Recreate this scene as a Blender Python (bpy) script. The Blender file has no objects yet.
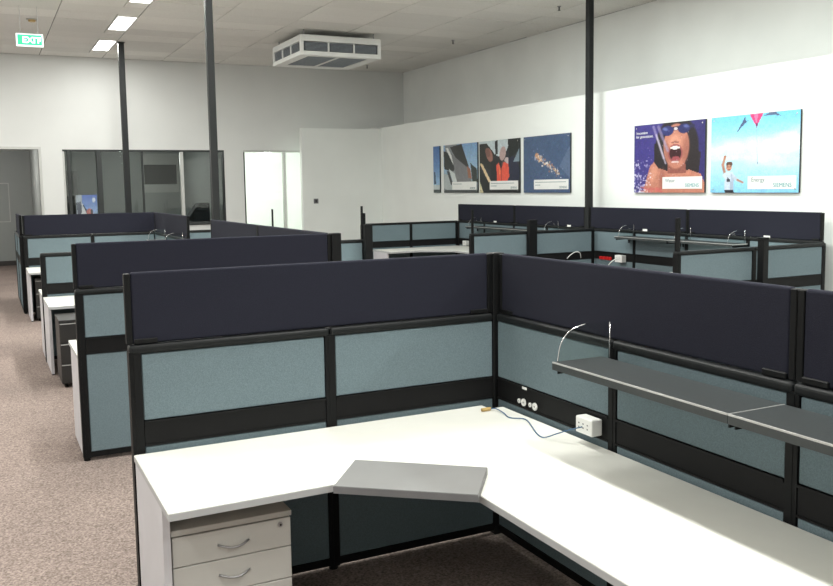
import bpy, bmesh, math, random
import numpy as np
from mathutils import Vector, Matrix

# ------------------------------------------------------------------ camera, light, exposure
sc = bpy.context.scene
COL = sc.collection
rng = random.Random(7)

F_PX, YAW, PITCH, ROLL = 871.74, -0.4593, 0.1002, -0.0150
CAM = Vector((-2.3597, -3.8538, 1.8598))
cam_data = bpy.data.cameras.new('camera')
cam = bpy.data.objects.new('camera', cam_data)
COL.objects.link(cam)
cam_data.sensor_fit = 'HORIZONTAL'
cam_data.sensor_width = 36.0
cam_data.lens = F_PX / 833.0 * 36.0
cam_data.shift_y = -19.0 / 833.0
cam_data.clip_start = 0.05
fw = Vector((-math.sin(YAW) * math.cos(PITCH), math.cos(YAW) * math.cos(PITCH), -math.sin(PITCH)))
rt = Vector((math.cos(YAW), math.sin(YAW), 0))
up = rt.cross(fw)
r2 = rt * math.cos(ROLL) + up * math.sin(ROLL)
u2 = up * math.cos(ROLL) - rt * math.sin(ROLL)
cam.matrix_world = Matrix(((r2.x, u2.x, -fw.x, CAM.x), (r2.y, u2.y, -fw.y, CAM.y),
                           (r2.z, u2.z, -fw.z, CAM.z), (0, 0, 0, 1)))
sc.camera = cam

world = bpy.data.worlds.new('world')
sc.world = world
world.use_nodes = True
world.node_tree.nodes['Background'].inputs[0].default_value = (0.8, 0.9, 1.0, 1)
world.node_tree.nodes['Background'].inputs[1].default_value = 0.05

sc.view_settings.view_transform = 'Standard'
sc.view_settings.look = 'None'
sc.view_settings.gamma = 1.0
sc.view_settings.use_curve_mapping = False
sc.view_settings.exposure = 0.0
LAMP_W = 82.0            # power of one recessed ceiling light

# ------------------------------------------------------------------ materials
def lin(c):
    return tuple(((v / 255) / 12.92 if v / 255 <= 0.04045 else ((v / 255 + 0.055) / 1.055) ** 2.4) for v in c)

MATS = {}
def mat(name, col, rough=0.5, metal=0.0, noise=None, bump=0.0, bscale=200.0, spec=0.5, var=0.12, coat=0.0):
    """col: linear rgb; noise: scale of a colour-variation noise"""
    m = bpy.data.materials.new(name)
    m.use_nodes = True
    nt = m.node_tree
    b = nt.nodes['Principled BSDF']
    b.inputs['Base Color'].default_value = (*col, 1)
    b.inputs['Roughness'].default_value = rough
    b.inputs['Metallic'].default_value = metal
    b.inputs['Specular IOR Level'].default_value = spec
    if coat: b.inputs['Coat Weight'].default_value = coat
    tc = nt.nodes.new('ShaderNodeTexCoord')
    if noise:
        n = nt.nodes.new('ShaderNodeTexNoise')
        n.inputs['Scale'].default_value = noise
        n.inputs['Detail'].default_value = 4
        nt.links.new(tc.outputs['Object'], n.inputs['Vector'])
        r = nt.nodes.new('ShaderNodeValToRGB')
        r.color_ramp.elements[0].position = 0.3
        r.color_ramp.elements[1].position = 0.7
        r.color_ramp.elements[0].color = (*[c * (1 - var) for c in col], 1)
        r.color_ramp.elements[1].color = (*[min(1, c * (1 + var)) for c in col], 1)
        nt.links.new(n.outputs['Fac'], r.inputs['Fac'])
        nt.links.new(r.outputs['Color'], b.inputs['Base Color'])
    if bump:
        n2 = nt.nodes.new('ShaderNodeTexNoise')
        n2.inputs['Scale'].default_value = bscale
        n2.inputs['Detail'].default_value = 2
        nt.links.new(tc.outputs['Object'], n2.inputs['Vector'])
        bp = nt.nodes.new('ShaderNodeBump')
        bp.inputs['Strength'].default_value = bump
        bp.inputs['Distance'].default_value = 0.002
        nt.links.new(n2.outputs['Fac'], bp.inputs['Height'])
        nt.links.new(bp.outputs['Normal'], b.inputs['Normal'])
    MATS[name] = m
    return m

def emis(name, col, strength):
    m = bpy.data.materials.new(name)
    m.use_nodes = True
    b = m.node_tree.nodes['Principled BSDF']
    b.inputs['Base Color'].default_value = (*col, 1)
    b.inputs['Emission Color'].default_value = (*col, 1)
    b.inputs['Emission Strength'].default_value = strength
    MATS[name] = m
    return m

M_TEAL = mat('teal fabric', lin((106, 121, 127)), 0.95, noise=260, bump=0.5, bscale=420, spec=0.15, var=0.16)
M_NAVY = mat('navy fabric', lin((33, 34, 45)), 0.9, noise=240, bump=0.5, bscale=420, spec=0.2, var=0.2)
M_BLACK = mat('black plastic', lin((13, 14, 15)), 0.55, spec=0.2, noise=30, var=0.1)
M_DUCT = mat('black duct cover', lin((16, 16, 17)), 0.6, spec=0.2, noise=12, var=0.12, bump=0.2, bscale=500)
M_FRAME = mat('charcoal frame', lin((40, 42, 44)), 0.38, spec=0.5, noise=20, var=0.08)
M_RAIL = mat('charcoal rail', lin((24, 26, 27)), 0.5, spec=0.22, noise=20, var=0.06)
M_WHITE = mat('white laminate', (0.80, 0.80, 0.74), 0.4, spec=0.45, noise=6, var=0.02)
M_EDGE = mat('pale edge banding', lin((172, 173, 174)), 0.45, noise=8, var=0.03)
M_GABLE = mat('pale gable board', lin((196, 194, 198)), 0.5, noise=5, var=0.03)
M_SHELF = mat('charcoal shelf', lin((54, 58, 59)), 0.45, spec=0.4, noise=60, var=0.08, bump=0.15, bscale=600)
M_SLIP = mat('pale lip and highlight', lin((178, 178, 176)), 0.4, metal=0.2, noise=20, var=0.04)
M_KEYB = mat('grey laminate', lin((124, 124, 123)), 0.5, noise=8, var=0.04)
M_KEYB2 = mat('grey edging', lin((106, 106, 108)), 0.5, noise=8, var=0.04)
M_PED = mat('warm grey pedestal', lin((184, 182, 177)), 0.5, noise=7, var=0.03)
M_DPED = mat('dark grey pedestal', lin((38, 37, 36)), 0.45, noise=9, var=0.07)
M_CHROME = mat('chrome', (0.75, 0.75, 0.76), 0.2, metal=1.0, noise=9, var=0.03)
M_STEEL = mat('grey steel', (0.35, 0.35, 0.36), 0.35, metal=0.9, noise=9, var=0.05)
M_WPLAST = mat('white plastic', (0.78, 0.78, 0.76), 0.4, noise=9, var=0.02)
M_WALL = mat('white painted wall', (0.83, 0.855, 0.83), 0.75, spec=0.2, noise=1.5, var=0.02, bump=0.1, bscale=120)
M_GREY = mat('grey painted wall', (0.80, 0.815, 0.795), 0.8, spec=0.2, noise=1.3, var=0.03, bump=0.1, bscale=120)
M_BACK = mat('pale grey painted wall', (0.72, 0.73, 0.715), 0.8, spec=0.2, noise=1.2, var=0.025, bump=0.1, bscale=120)
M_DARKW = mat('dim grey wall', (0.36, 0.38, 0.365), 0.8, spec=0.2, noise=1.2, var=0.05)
M_TGRID = mat('ceiling joint', (0.16, 0.155, 0.145), 0.8, noise=3, var=0.05)
M_BASE = mat('charcoal skirting', lin((60, 56, 54)), 0.5, noise=5, var=0.08)
M_ALU = mat('dark aluminium', lin((52, 55, 55)), 0.4, metal=0.3, noise=8, var=0.06)
M_WALU = mat('pale aluminium', lin((195, 196, 192)), 0.4, metal=0.2, noise=8, var=0.03)
M_POLE = mat('service pole charcoal', lin((28, 30, 31)), 0.5, spec=0.3, noise=6, var=0.08)
M_AC = mat('white appliance plastic', (0.85, 0.86, 0.84), 0.4, noise=4, var=0.03)
M_GRILL = mat('grey grille', lin((140, 147, 154)), 0.5, noise=20, var=0.08)
M_GRILL2 = mat('grille cavity', lin((84, 88, 94)), 0.7, noise=20, var=0.08)
M_BLUE = mat('blue cable', lin((60, 95, 130)), 0.45, noise=30, var=0.06)
M_TAN = mat('tan connector', lin((190, 160, 100)), 0.45, noise=30, var=0.06)
M_RED = mat('red plastic', lin((190, 25, 25)), 0.45, noise=30, var=0.05)
M_INK = mat('grey ink', lin((120, 140, 145)), 0.6, noise=30, var=0.04)
M_TEALINK = mat('teal ink', lin((70, 150, 160)), 0.6, noise=30, var=0.04)
M_WHITEINK = mat('white ink', (0.85, 0.85, 0.86), 0.6, noise=30, var=0.02)
M_DIFF = emis('lamp diffuser', (1.0, 0.97, 0.92), 9.0)
M_EXIT = emis('exit sign green', lin((60, 215, 150)), 0.75)
M_EXITW = emis('exit sign white', (0.85, 1.0, 0.93), 1.0)

def carpet():
    m = mat('carpet', lin((170, 152, 141)), 0.95, spec=0.1)
    nt = m.node_tree
    b = nt.nodes['Principled BSDF']
    tc = nt.nodes['Texture Coordinate']
    n1 = nt.nodes.new('ShaderNodeTexNoise'); n1.inputs['Scale'].default_value = 90; n1.inputs['Detail'].default_value = 6
    n2 = nt.nodes.new('ShaderNodeTexNoise'); n2.inputs['Scale'].default_value = 0.9; n2.inputs['Detail'].default_value = 4
    n3 = nt.nodes.new('ShaderNodeTexVoronoi'); n3.inputs['Scale'].default_value = 170
    for n in (n1, n2, n3): nt.links.new(tc.outputs['Object'], n.inputs['Vector'])
    r1 = nt.nodes.new('ShaderNodeValToRGB')
    r1.color_ramp.elements[0].position = 0.32; r1.color_ramp.elements[1].position = 0.68
    r1.color_ramp.elements[0].color = (*lin((108, 96, 90)), 1)
    r1.color_ramp.elements[1].color = (*lin((170, 154, 146)), 1)
    nt.links.new(n1.outputs['Fac'], r1.inputs['Fac'])
    r2_ = nt.nodes.new('ShaderNodeValToRGB')
    r2_.color_ramp.elements[0].position = 0.35; r2_.color_ramp.elements[1].position = 0.65
    r2_.color_ramp.elements[0].color = (0.84, 0.84, 0.85, 1)
    r2_.color_ramp.elements[1].color = (1.0, 1.0, 1.0, 1)
    nt.links.new(n2.outputs['Fac'], r2_.inputs['Fac'])
    mx = nt.nodes.new('ShaderNodeMix'); mx.data_type = 'RGBA'; mx.blend_type = 'MULTIPLY'
    mx.inputs[0].default_value = 1.0
    nt.links.new(r1.outputs['Color'], mx.inputs[6]); nt.links.new(r2_.outputs['Color'], mx.inputs[7])
    nt.links.new(mx.outputs[2], b.inputs['Base Color'])
    bp = nt.nodes.new('ShaderNodeBump'); bp.inputs['Strength'].default_value = 0.6; bp.inputs['Distance'].default_value = 0.004
    nt.links.new(n3.outputs['Distance'], bp.inputs['Height'])
    nt.links.new(bp.outputs['Normal'], b.inputs['Normal'])
    return m
M_CARPET = carpet()

def tile_mat():
    m = mat('acoustic ceiling tile', (0.84, 0.825, 0.79), 0.9, spec=0.1)
    nt = m.node_tree
    b = nt.nodes['Principled BSDF']
    tc = nt.nodes['Texture Coordinate']
    oi = nt.nodes.new('ShaderNodeObjectInfo')
    n1 = nt.nodes.new('ShaderNodeTexNoise'); n1.inputs['Scale'].default_value = 60; n1.inputs['Detail'].default_value = 5
    nt.links.new(tc.outputs['Object'], n1.inputs['Vector'])
    r1 = nt.nodes.new('ShaderNodeValToRGB')
    r1.color_ramp.elements[0].position = 0.33; r1.color_ramp.elements[1].position = 0.5
    r1.color_ramp.elements[0].color = (0.62, 0.605, 0.57, 1)
    r1.color_ramp.elements[1].color = (0.84, 0.825, 0.79, 1)
    nt.links.new(n1.outputs['Fac'], r1.inputs['Fac'])
    mr = nt.nodes.new('ShaderNodeMapRange')
    mr.inputs[3].default_value = 0.93; mr.inputs[4].default_value = 1.05
    nt.links.new(oi.outputs['Random'], mr.inputs[0])
    vm = nt.nodes.new('ShaderNodeVectorMath'); vm.operation = 'SCALE'
    nt.links.new(r1.outputs['Color'], vm.inputs[0]); nt.links.new(mr.outputs[0], vm.inputs['Scale'])
    nt.links.new(vm.outputs[0], b.inputs['Base Color'])
    return m
M_TILE = tile_mat()

def glass_mat(name, tint, refl=0.04):
    m = bpy.data.materials.new(name); m.use_nodes = True
    nt = m.node_tree
    nt.nodes.remove(nt.nodes['Principled BSDF'])
    out = nt.nodes['Material Output']
    t = nt.nodes.new('ShaderNodeBsdfTransparent'); t.inputs[0].default_value = (*tint, 1)
    g = nt.nodes.new('ShaderNodeBsdfGlossy'); g.inputs['Roughness'].default_value = 0.02
    lw = nt.nodes.new('ShaderNodeLayerWeight'); lw.inputs['Blend'].default_value = 0.5
    pw = nt.nodes.new('ShaderNodeMath'); pw.operation = 'POWER'; pw.inputs[1].default_value = 5.0
    f = nt.nodes.new('ShaderNodeMath'); f.operation = 'MULTIPLY_ADD'; f.inputs[1].default_value = 0.9; f.inputs[2].default_value = refl
    nt.links.new(lw.outputs['Facing'], pw.inputs[0]); nt.links.new(pw.outputs[0], f.inputs[0])
    mx = nt.nodes.new('ShaderNodeMixShader')
    nt.links.new(f.outputs[0], mx.inputs[0]); nt.links.new(t.outputs[0], mx.inputs[1]); nt.links.new(g.outputs[0], mx.inputs[2])
    nt.links.new(mx.outputs[0], out.inputs[0])
    return m
M_GLASS = glass_mat('tinted glass', (0.92, 0.94, 0.93))
M_CLEAR = glass_mat('clear glass', (0.95, 0.97, 0.96))

def print_mat():
    m = bpy.data.materials.new('poster print'); m.use_nodes = True
    nt = m.node_tree
    b = nt.nodes['Principled BSDF']
    a = nt.nodes.new('ShaderNodeVertexColor'); a.layer_name = 'print'
    nt.links.new(a.outputs[0], b.inputs['Base Color'])
    b.inputs['Roughness'].default_value = 0.4
    return m
M_PRINT = print_mat()

# ------------------------------------------------------------------ mesh helpers
CACHE = {}
def link(name, me, m, parent=None, loc=(0, 0, 0), rot=(0, 0, 0)):
    if m is not None and len(me.materials) == 0: me.materials.append(m)
    o = bpy.data.objects.new(name, me)
    COL.objects.link(o)
    o.location = loc; o.rotation_euler = rot
    if parent: o.parent = parent
    return o

def bm_box(bm, lo, hi, bevel=0.0, seg=1):
    r = bmesh.ops.create_cube(bm, size=1.0)
    vs = r['verts']
    for v in vs:
        v.co = Vector((lo[i] + (v.co[i] + 0.5) * (hi[i] - lo[i]) for i in range(3)))
    if bevel > 0:
        es = list({e for v in vs for e in v.link_edges})
        bmesh.ops.bevel(bm, geom=es, offset=bevel, segments=seg, affect='EDGES', profile=0.5)

def finish(bm, name, smooth=False):
    me = bpy.data.meshes.new(name)
    bmesh.ops.recalc_face_normals(bm, faces=bm.faces[:])
    bm.to_mesh(me); bm.free()
    if smooth:
        for p in me.polygons: p.use_smooth = True
    return me

def box(name, lo, hi, m, parent=None, bevel=0.0, seg=1):
    d = tuple(round(hi[i] - lo[i], 4) for i in range(3))
    key = (d, bevel, seg, m.name)
    if key not in CACHE:
        bm = bmesh.new()
        bm_box(bm, [-x / 2 for x in d], [x / 2 for x in d], bevel, seg)
        CACHE[key] = finish(bm, name)
    c = [(lo[i] + hi[i]) / 2 for i in range(3)]
    return link(name, CACHE[key], m, parent, c)

def boxes(name, lst, m, parent=None, bevel=0.0):
    bm = bmesh.new()
    for lo, hi in lst: bm_box(bm, lo, hi, bevel)
    return link(name, finish(bm, name), m, parent)

def cyl(name, c, r, h, m, parent=None, axis='z', seg=16, r2=None):
    bm = bmesh.new()
    bmesh.ops.create_cone(bm, cap_ends=True, segments=seg, radius1=r, radius2=r if r2 is None else r2, depth=h)
    if axis == 'x': bmesh.ops.rotate(bm, verts=bm.verts[:], matrix=Matrix.Rotation(math.pi / 2, 3, 'Y'))
    if axis == 'y': bmesh.ops.rotate(bm, verts=bm.verts[:], matrix=Matrix.Rotation(math.pi / 2, 3, 'X'))
    return link(name, finish(bm, name), m, parent, c)

def tube(name, pts, r, m, parent=None, seg=8, smooth_n=0):
    P = [Vector(p) for p in pts]
    if smooth_n:
        Q = []
        for i in range(len(P) - 1):
            p0 = P[max(i - 1, 0)]; p1 = P[i]; p2 = P[i + 1]; p3 = P[min(i + 2, len(P) - 1)]
            for k in range(smooth_n):
                t = k / smooth_n
                Q.append(0.5 * ((2 * p1) + (p2 - p0) * t + (2 * p0 - 5 * p1 + 4 * p2 - p3) * t * t + (3 * p1 - p0 - 3 * p2 + p3) * t ** 3))
        Q.append(P[-1]); P = Q
    bm = bmesh.new()
    rings = []
    nrm = None
    for i, p in enumerate(P):
        t = (P[min(i + 1, len(P) - 1)] - P[max(i - 1, 0)]).normalized()
        if nrm is None:
            nrm = t.cross(Vector((0, 0, 1)))
            if nrm.length < 1e-3: nrm = t.cross(Vector((1, 0, 0)))
        nrm = (nrm - t * nrm.dot(t)).normalized()
        b = t.cross(nrm)
        rings.append([bm.verts.new(p + r * (math.cos(2 * math.pi * k / seg) * nrm + math.sin(2 * math.pi * k / seg) * b)) for k in range(seg)])
    for i in range(len(rings) - 1):
        for k in range(seg):
            bm.faces.new((rings[i][k], rings[i][(k + 1) % seg], rings[i + 1][(k + 1) % seg], rings[i + 1][k]))
    bm.faces.new(rings[0][::-1]); bm.faces.new(rings[-1])
    return link(name, finish(bm, name, True), m, parent)

def prism(name, poly, z0, z1, m, parent=None, bevel=0.0, m2=None):
    bm = bmesh.new()
    vs = [bm.verts.new((x, y, z1)) for x, y in poly]
    f = bm.faces.new(vs)
    r = bmesh.ops.extrude_face_region(bm, geom=[f])
    for v in r['geom']:
        if isinstance(v, bmesh.types.BMVert): v.co.z = z0
    bmesh.ops.recalc_face_normals(bm, faces=bm.faces[:])
    if bevel:
        es = [e for e in bm.edges if abs(e.verts[0].co.z - z1) < 1e-6 and abs(e.verts[1].co.z - z1) < 1e-6]
        bmesh.ops.bevel(bm, geom=es, offset=bevel, segments=2, affect='EDGES')
    me = finish(bm, name)
    me.materials.append(m)
    if m2:
        me.materials.append(m2)
        for p in me.polygons:
            if abs(p.normal.z) < 0.3: p.material_index = 1
    return link(name, me, None, parent)

def thing(name, label, cat, loc=(0, 0, 0), rotz=0.0, group=None):
    o = bpy.data.objects.new(name, None)
    o.empty_display_size = 0.1
    COL.objects.link(o)
    o.location = loc; o.rotation_euler = (0, 0, rotz)
    return tag(o, label, cat, group)

def tag(o, label, cat, group=None):
    o['label'] = label; o['category'] = cat
    if group: o['group'] = group
    return o

def struct(o, label=None):
    o['kind'] = 'structure'
    if label: o['label'] = label
    return o

def text(name, s, size, m, parent, origin, right, upv, extrude=0.0008, align='LEFT', bold=0.0):
    cu = bpy.data.curves.new(name, 'FONT')
    cu.body = s; cu.size = size; cu.align_x = align; cu.extrude = extrude; cu.offset = bold
    cu.resolution_u = 3
    tmp = bpy.data.objects.new(name, cu)
    COL.objects.link(tmp)
    dg = bpy.context.evaluated_depsgraph_get()
    me = bpy.data.meshes.new_from_object(tmp.evaluated_get(dg))
    bpy.data.objects.remove(tmp)
    R = Vector(right).normalized(); U = Vector(upv).normalized(); N = R.cross(U)
    me.transform(Matrix(((R.x, U.x, N.x, origin[0]), (R.y, U.y, N.y, origin[1]), (R.z, U.z, N.z, origin[2]), (0, 0, 0, 1))))
    me.materials.clear(); me.materials.append(m)
    return link(name, me, None, parent)

# ------------------------------------------------------------------ room shell
CEIL = 4.6
YB = 15.5                     # far wall of the open office
XG = 6.93                     # upper grey side wall
XW = 6.1                      # lower white side wall
XL, YN = -6.0, -8.0

struct(box('floor', (XL - .2, YN - .2, -0.1), (XG + .3, 21.0, 0.0), M_CARPET))

# far wall with a passage, a glazed room and a lit glazed door
HEAD = 2.72
struct(boxes('wall_back', [((XL, YB, 0), (-3.4, YB + .14, CEIL)), ((-1.29, YB, 0), (-.84, YB + .14, CEIL)), ((2.50, YB, 0), (2.93, YB + .14, CEIL)),
                          ((4.75, YB, 0), (XG, YB + .14, CEIL)), ((-3.4, YB, HEAD), (-1.29, YB + .14, CEIL)), ((-.84, YB, HEAD), (2.50, YB + .14, CEIL)),
                          ((2.93, YB, HEAD), (4.75, YB + .14, CEIL)), ((-.84, YB, 0), (2.50, YB + .14, 1.12))], M_BACK))
struct(box('wall_right', (XG, YN, 0), (XG + .15, 21.0, CEIL), M_GREY))
struct(box('wall_left', (XL - .15, YN, 0), (XL, 21.0, CEIL), M_BACK))
struct(box('wall_front', (XL, YN - .15, 0), (XG, YN, CEIL), M_BACK))
struct(boxes('wall_white', [((XW, YN, 0), (XW + .14, 15.12, 3.235)), ((4.13, 15.0, 0), (XW, 15.12, 3.2))], M_WALL))
struct(boxes('baseboard_back', [((XL, YB - .012, 0), (-3.4, YB, .1)), ((-1.29, YB - .012, 0), (2.93, YB, .1))], M_BASE))
struct(box('baseboard_white', (XW - .012, YN, 0), (XW, 15.0, .1), M_BASE))
# rooms behind the far wall
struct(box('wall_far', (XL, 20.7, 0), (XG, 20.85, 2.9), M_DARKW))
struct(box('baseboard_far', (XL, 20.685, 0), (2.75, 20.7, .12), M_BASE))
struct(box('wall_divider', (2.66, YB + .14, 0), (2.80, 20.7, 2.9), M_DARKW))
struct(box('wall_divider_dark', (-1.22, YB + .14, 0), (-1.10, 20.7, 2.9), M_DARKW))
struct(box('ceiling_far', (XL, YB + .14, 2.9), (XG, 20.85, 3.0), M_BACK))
struct(box('wall_lit', (2.80, 20.6, 0), (XG, 20.7, 2.9), M_WALL))

# glazed front of the dark room
w1 = bpy.data.objects.new('window_1', None); COL.objects.link(w1); struct(w1)
w1.location = (0, YB + .07, 0)
box('window_frame', (-.84, -.05, HEAD - .04), (2.50, .05, HEAD), M_ALU, w1)
box('window_frame', (-.84, -.05, 1.12), (2.50, .05, 1.16), M_ALU, w1)
box('window_frame', (-.84, -.05, 1.16), (-.80, .05, HEAD - .04), M_WALU, w1)
box('window_frame', (2.46, -.05, 1.16), (2.50, .05, HEAD - .04), M_ALU, w1)
edges = [-.80]
for x, w, mm in ((-.72, .06, M_ALU), (-.13, .10, M_ALU), (.745, .03, M_ALU), (1.57, .07, M_WALU), (2.22, .05, M_ALU)):
    box('mullion', (x - w / 2, -.05, 1.16), (x + w / 2, .05, HEAD - .04), mm, w1)
    box('glass_pane', (edges[-1], -.004, 1.16), (x - w / 2, .004, HEAD - .04), M_GLASS, w1)
    edges.append(x + w / 2)
box('glass_pane', (edges[-1], -.004, 1.16), (2.46, .004, HEAD - .04), M_GLASS, w1)
box('window_sill', (-.84, -.10, 1.09), (2.50, -.07, 1.12), M_ALU, w1)

# glazed door to the lit room
d1 = bpy.data.objects.new('door_1', None); COL.objects.link(d1); struct(d1)
d1.location = (0, YB + .07, 0)
box('door_frame', (2.93, -.05, HEAD - .04), (4.75, .05, HEAD), M_WALU, d1)
box('door_frame', (2.93, -.05, 0), (2.965, .05, HEAD - .04), M_ALU, d1)
box('mullion', (3.86, -.05, 0), (3.92, .05, HEAD - .04), M_WALU, d1)
box('glass_pane', (2.965, -.004, 0), (3.86, .004, HEAD - .04), M_CLEAR, d1)
box('glass_pane', (3.92, -.004, 0), (4.75, .004, HEAD - .04), M_CLEAR, d1)
# frame of the open passage
t1 = struct(boxes('trim_1', [((-1.29, YB - .01, 0), (-1.24, YB + .15, HEAD + .05)), ((-3.4, YB - .01, HEAD), (-1.29, YB + .15, HEAD + .05))], M_WALU))

# ceiling: joint backing + tiles
ceil_o = struct(box('ceiling', (XL, YN, CEIL + .012), (XG, YB, CEIL + .1), M_TGRID))
ceil_base = Vector(ceil_o.location)
LX0, LX1 = -.285, .02
LIGHT_Y = [13.85 - 2.4 * k for k in range(9)]
ROW2 = [y for y in LIGHT_Y if y < 7.0]  # farthest one is added out of view to lift the far right corner
fixtures = [(-.1325, y) for y in LIGHT_Y] + [(3.9, y) for y in ROW2] + [(-4.33, y) for y in LIGHT_Y]
TW, TD, GAP = 1.2, 0.6, 0.012
def tile_mesh(w, d):
    key = ('tile', round(w, 3), round(d, 3))
    if key not in CACHE:
        bm = bmesh.new()
        bm_box(bm, (-w / 2, -d / 2, 0), (w / 2, d / 2, .014), .004)
        me = finish(bm, 'ceiling_tile'); me.materials.append(M_TILE)
        CACHE[key] = me
    return CACHE[key]
far_tiles = bmesh.new()
def clear_of_lights(x0, x1, y0, y1):
    """cut the tile back where a fixture takes its place"""
    parts = [(x0, x1, y0, y1)]
    for fx, fy in fixtures:
        hx0, hx1, hy0, hy1 = fx - .165, fx + .165, fy - .63, fy + .63
        nxt = []
        for a, b, c, d in parts:
            if b <= hx0 or a >= hx1 or d <= hy0 or c >= hy1: nxt.append((a, b, c, d)); continue
            if a < hx0: nxt.append((a, hx0, c, d))
            if b > hx1: nxt.append((hx1, b, c, d))
            if c < hy0: nxt.append((max(a, hx0), min(b, hx1), c, hy0))
            if d > hy1: nxt.append((max(a, hx0), min(b, hx1), hy1, d))
        parts = nxt
    return parts
xs0 = .0325 - 1.2 * 6
ny = int((YB - YN) / TD) + 1
for i in range(14):
    for k in range(ny):
        x0, y1 = xs0 + i * TW, YB - k * TD
        x1, y0 = min(x0 + TW, XG), max(y1 - TD, YN)
        x0 = max(x0, XL)
        if x1 - x0 < .03 or y1 - y0 < .03: continue
        for a, b, c, d in clear_of_lights(x0, x1, y0, y1):
            w, dd = b - a - GAP, d - c - GAP
            if w < .02 or dd < .02: continue
            cx, cy = (a + b) / 2, (c + d) / 2
            z = CEIL + rng.uniform(-.004, .003)
            if cx > -3.0 and cy > 5.5:
                o = link('ceiling_tile', tile_mesh(w, dd), None, ceil_o, Vector((cx, cy, z)) - ceil_base,
                         (rng.uniform(-.006, .006), rng.uniform(-.003, .003), 0))
            else:
                bm_box(far_tiles, (cx - w / 2, cy - dd / 2, CEIL), (cx + w / 2, cy + dd / 2, CEIL + .014))
o = link('ceiling_tile', finish(far_tiles, 'ceiling_tile'), M_TILE, ceil_o, -ceil_base)
o['kind'] = 'stuff'

# recessed ceiling lights
def ceiling_light(x, y, label, group, power, col=(.99, 1.0, .955)):
    t = thing('ceiling_light', label, 'ceiling light', (x, y, CEIL), 0, group)
    boxes('housing', [((-.16, -.625, -.006), (-.14, .625, .012)), ((.14, -.625, -.006), (.16, .625, .012)),
                      ((-.14, -.625, -.006), (.14, -.605, .012)), ((-.14, .605, -.006), (.14, .625, .012))], M_AC, t)
    box('diffuser', (-.14, -.605, -.002), (.14, .605, .006), M_DIFF, t)
    ld = bpy.data.lights.new('tube_light', 'AREA')
    ld.shape = 'RECTANGLE'; ld.size = .27; ld.size_y = 1.19; ld.energy = power; ld.color = col
    lo = bpy.data.objects.new('tube_light', ld); COL.objects.link(lo)
    lo.parent = t; lo.location = (0, 0, -.012)
ORD = ['nearest', 'second from', 'third from', 'fourth from', 'fifth from', 'sixth from', 'seventh from', 'eighth from', 'ninth from']
for k, y in enumerate(LIGHT_Y):
    ceiling_light(-.1325, y, 'slim bright recessed ceiling light, %s the far wall in the service pole row' % ORD[k], 'ceiling lights above the service poles', LAMP_W * (.5 if k == 0 else 1))
for k, y in enumerate(ROW2):
    ceiling_light(3.9, y, 'slim recessed ceiling light, %s the air conditioner in the row by the posters' % ORD[k], 'ceiling lights by the white wall', LAMP_W * .95, (.92, 1.0, .96))
for k, y in enumerate(LIGHT_Y):
    ceiling_light(-4.33, y, 'slim unseen added ceiling light, %s the far wall in the row over the open aisle' % ORD[k], 'added ceiling lights over the aisle', LAMP_W * .6)  # unseen row, added as fill for the floor and ceiling

# ------------------------------------------------------------------ partitions and screens
T = 0.06
ZR, ZT = 1.197, 1.51
G_PART = 'teal and black office partitions'
G_SCR = 'navy privacy screens'
def partition(loc, rotz, bays, label, uprights=(), first_post=True, last_post=True, group=G_PART):
    t = thing('office_partition', label, 'partition', loc, rotz, group)
    xs = [0]
    for b in bays: xs.append(xs[-1] + b)
    PW = .05
    for i, x in enumerate(xs):
        if i == 0:
            if not first_post: continue
            a, b = 0, PW
        elif i == len(xs) - 1:
            if not last_post: continue
            a, b = x - PW, x
        else: a, b = x - PW / 2, x + PW / 2
        boxes('post', [((a, 0, .02), (b, T, ZR - .03)), ((a + .018, -.002, .03), (b - .018, T + .002, ZR - .04))], M_BLACK, t)
        cyl('foot', ((a + b) / 2, T / 2, .011), .022, .022, M_BLACK, t, seg=12)
    for i in range(len(bays)):
        a = xs[i] + (PW if i == 0 else PW / 2); b = xs[i + 1] - (PW if i == len(bays) - 1 else PW / 2)
        if i == 0 and not first_post: a = xs[i]
        if i == len(bays) - 1 and not last_post: b = xs[i + 1]
        ra, rb = xs[i] + .002, xs[i + 1] - .002
        box('top_rail', (ra, -.006, ZR - .040), (rb, T + .006, ZR), M_RAIL, t, .014, 3)
        box('fabric_tile', (a + .002, .005, .862), (b - .002, T - .005, ZR - .042), M_TEAL, t, .004)
        boxes('cable_duct', [((a + .002, .004, .748), (b - .002, T - .004, .860)),
                             ((a + .002, -.003, .850), (b - .002, T + .003, .860)), ((a + .002, -.001, .748), (b - .002, T + .001, .756))], M_DUCT, t)
        box('fabric_tile', (a + .002, .005, .062), (b - .002, T - .005, .746), M_TEAL, t, .004)
        box('base_rail', (a, .002, .025), (b, T - .002, .060), M_BLACK, t)
    for x, w, h in uprights:
        box('screen_upright', (x - w / 2, T / 2 - .018, ZR), (x + w / 2, T / 2 + .018, h), M_BLACK, t, .003)
    return t

def screen(loc, rotz, L, label, z0=1.2):
    t = thing('privacy_screen', label, 'screen', (loc[0], loc[1], z0), rotz, G_SCR)
    h = ZT - z0
    box('fabric_panel', (.026, .014, -.001), (L - .026, T - .014, h), M_NAVY, t, .010, 3)
    for a, b in ((0, .026), (L - .026, L)):
        box('end_strip', (a, .012, 0), (b, T - .012, h - .004), M_BLACK, t, .003)
    for a in (.03, L - .13):
        box('clamp', (a, .004, 0), (a + .10, T - .004, .022), M_BLACK, t, .003)
    return t

R90 = -math.pi / 2
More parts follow.
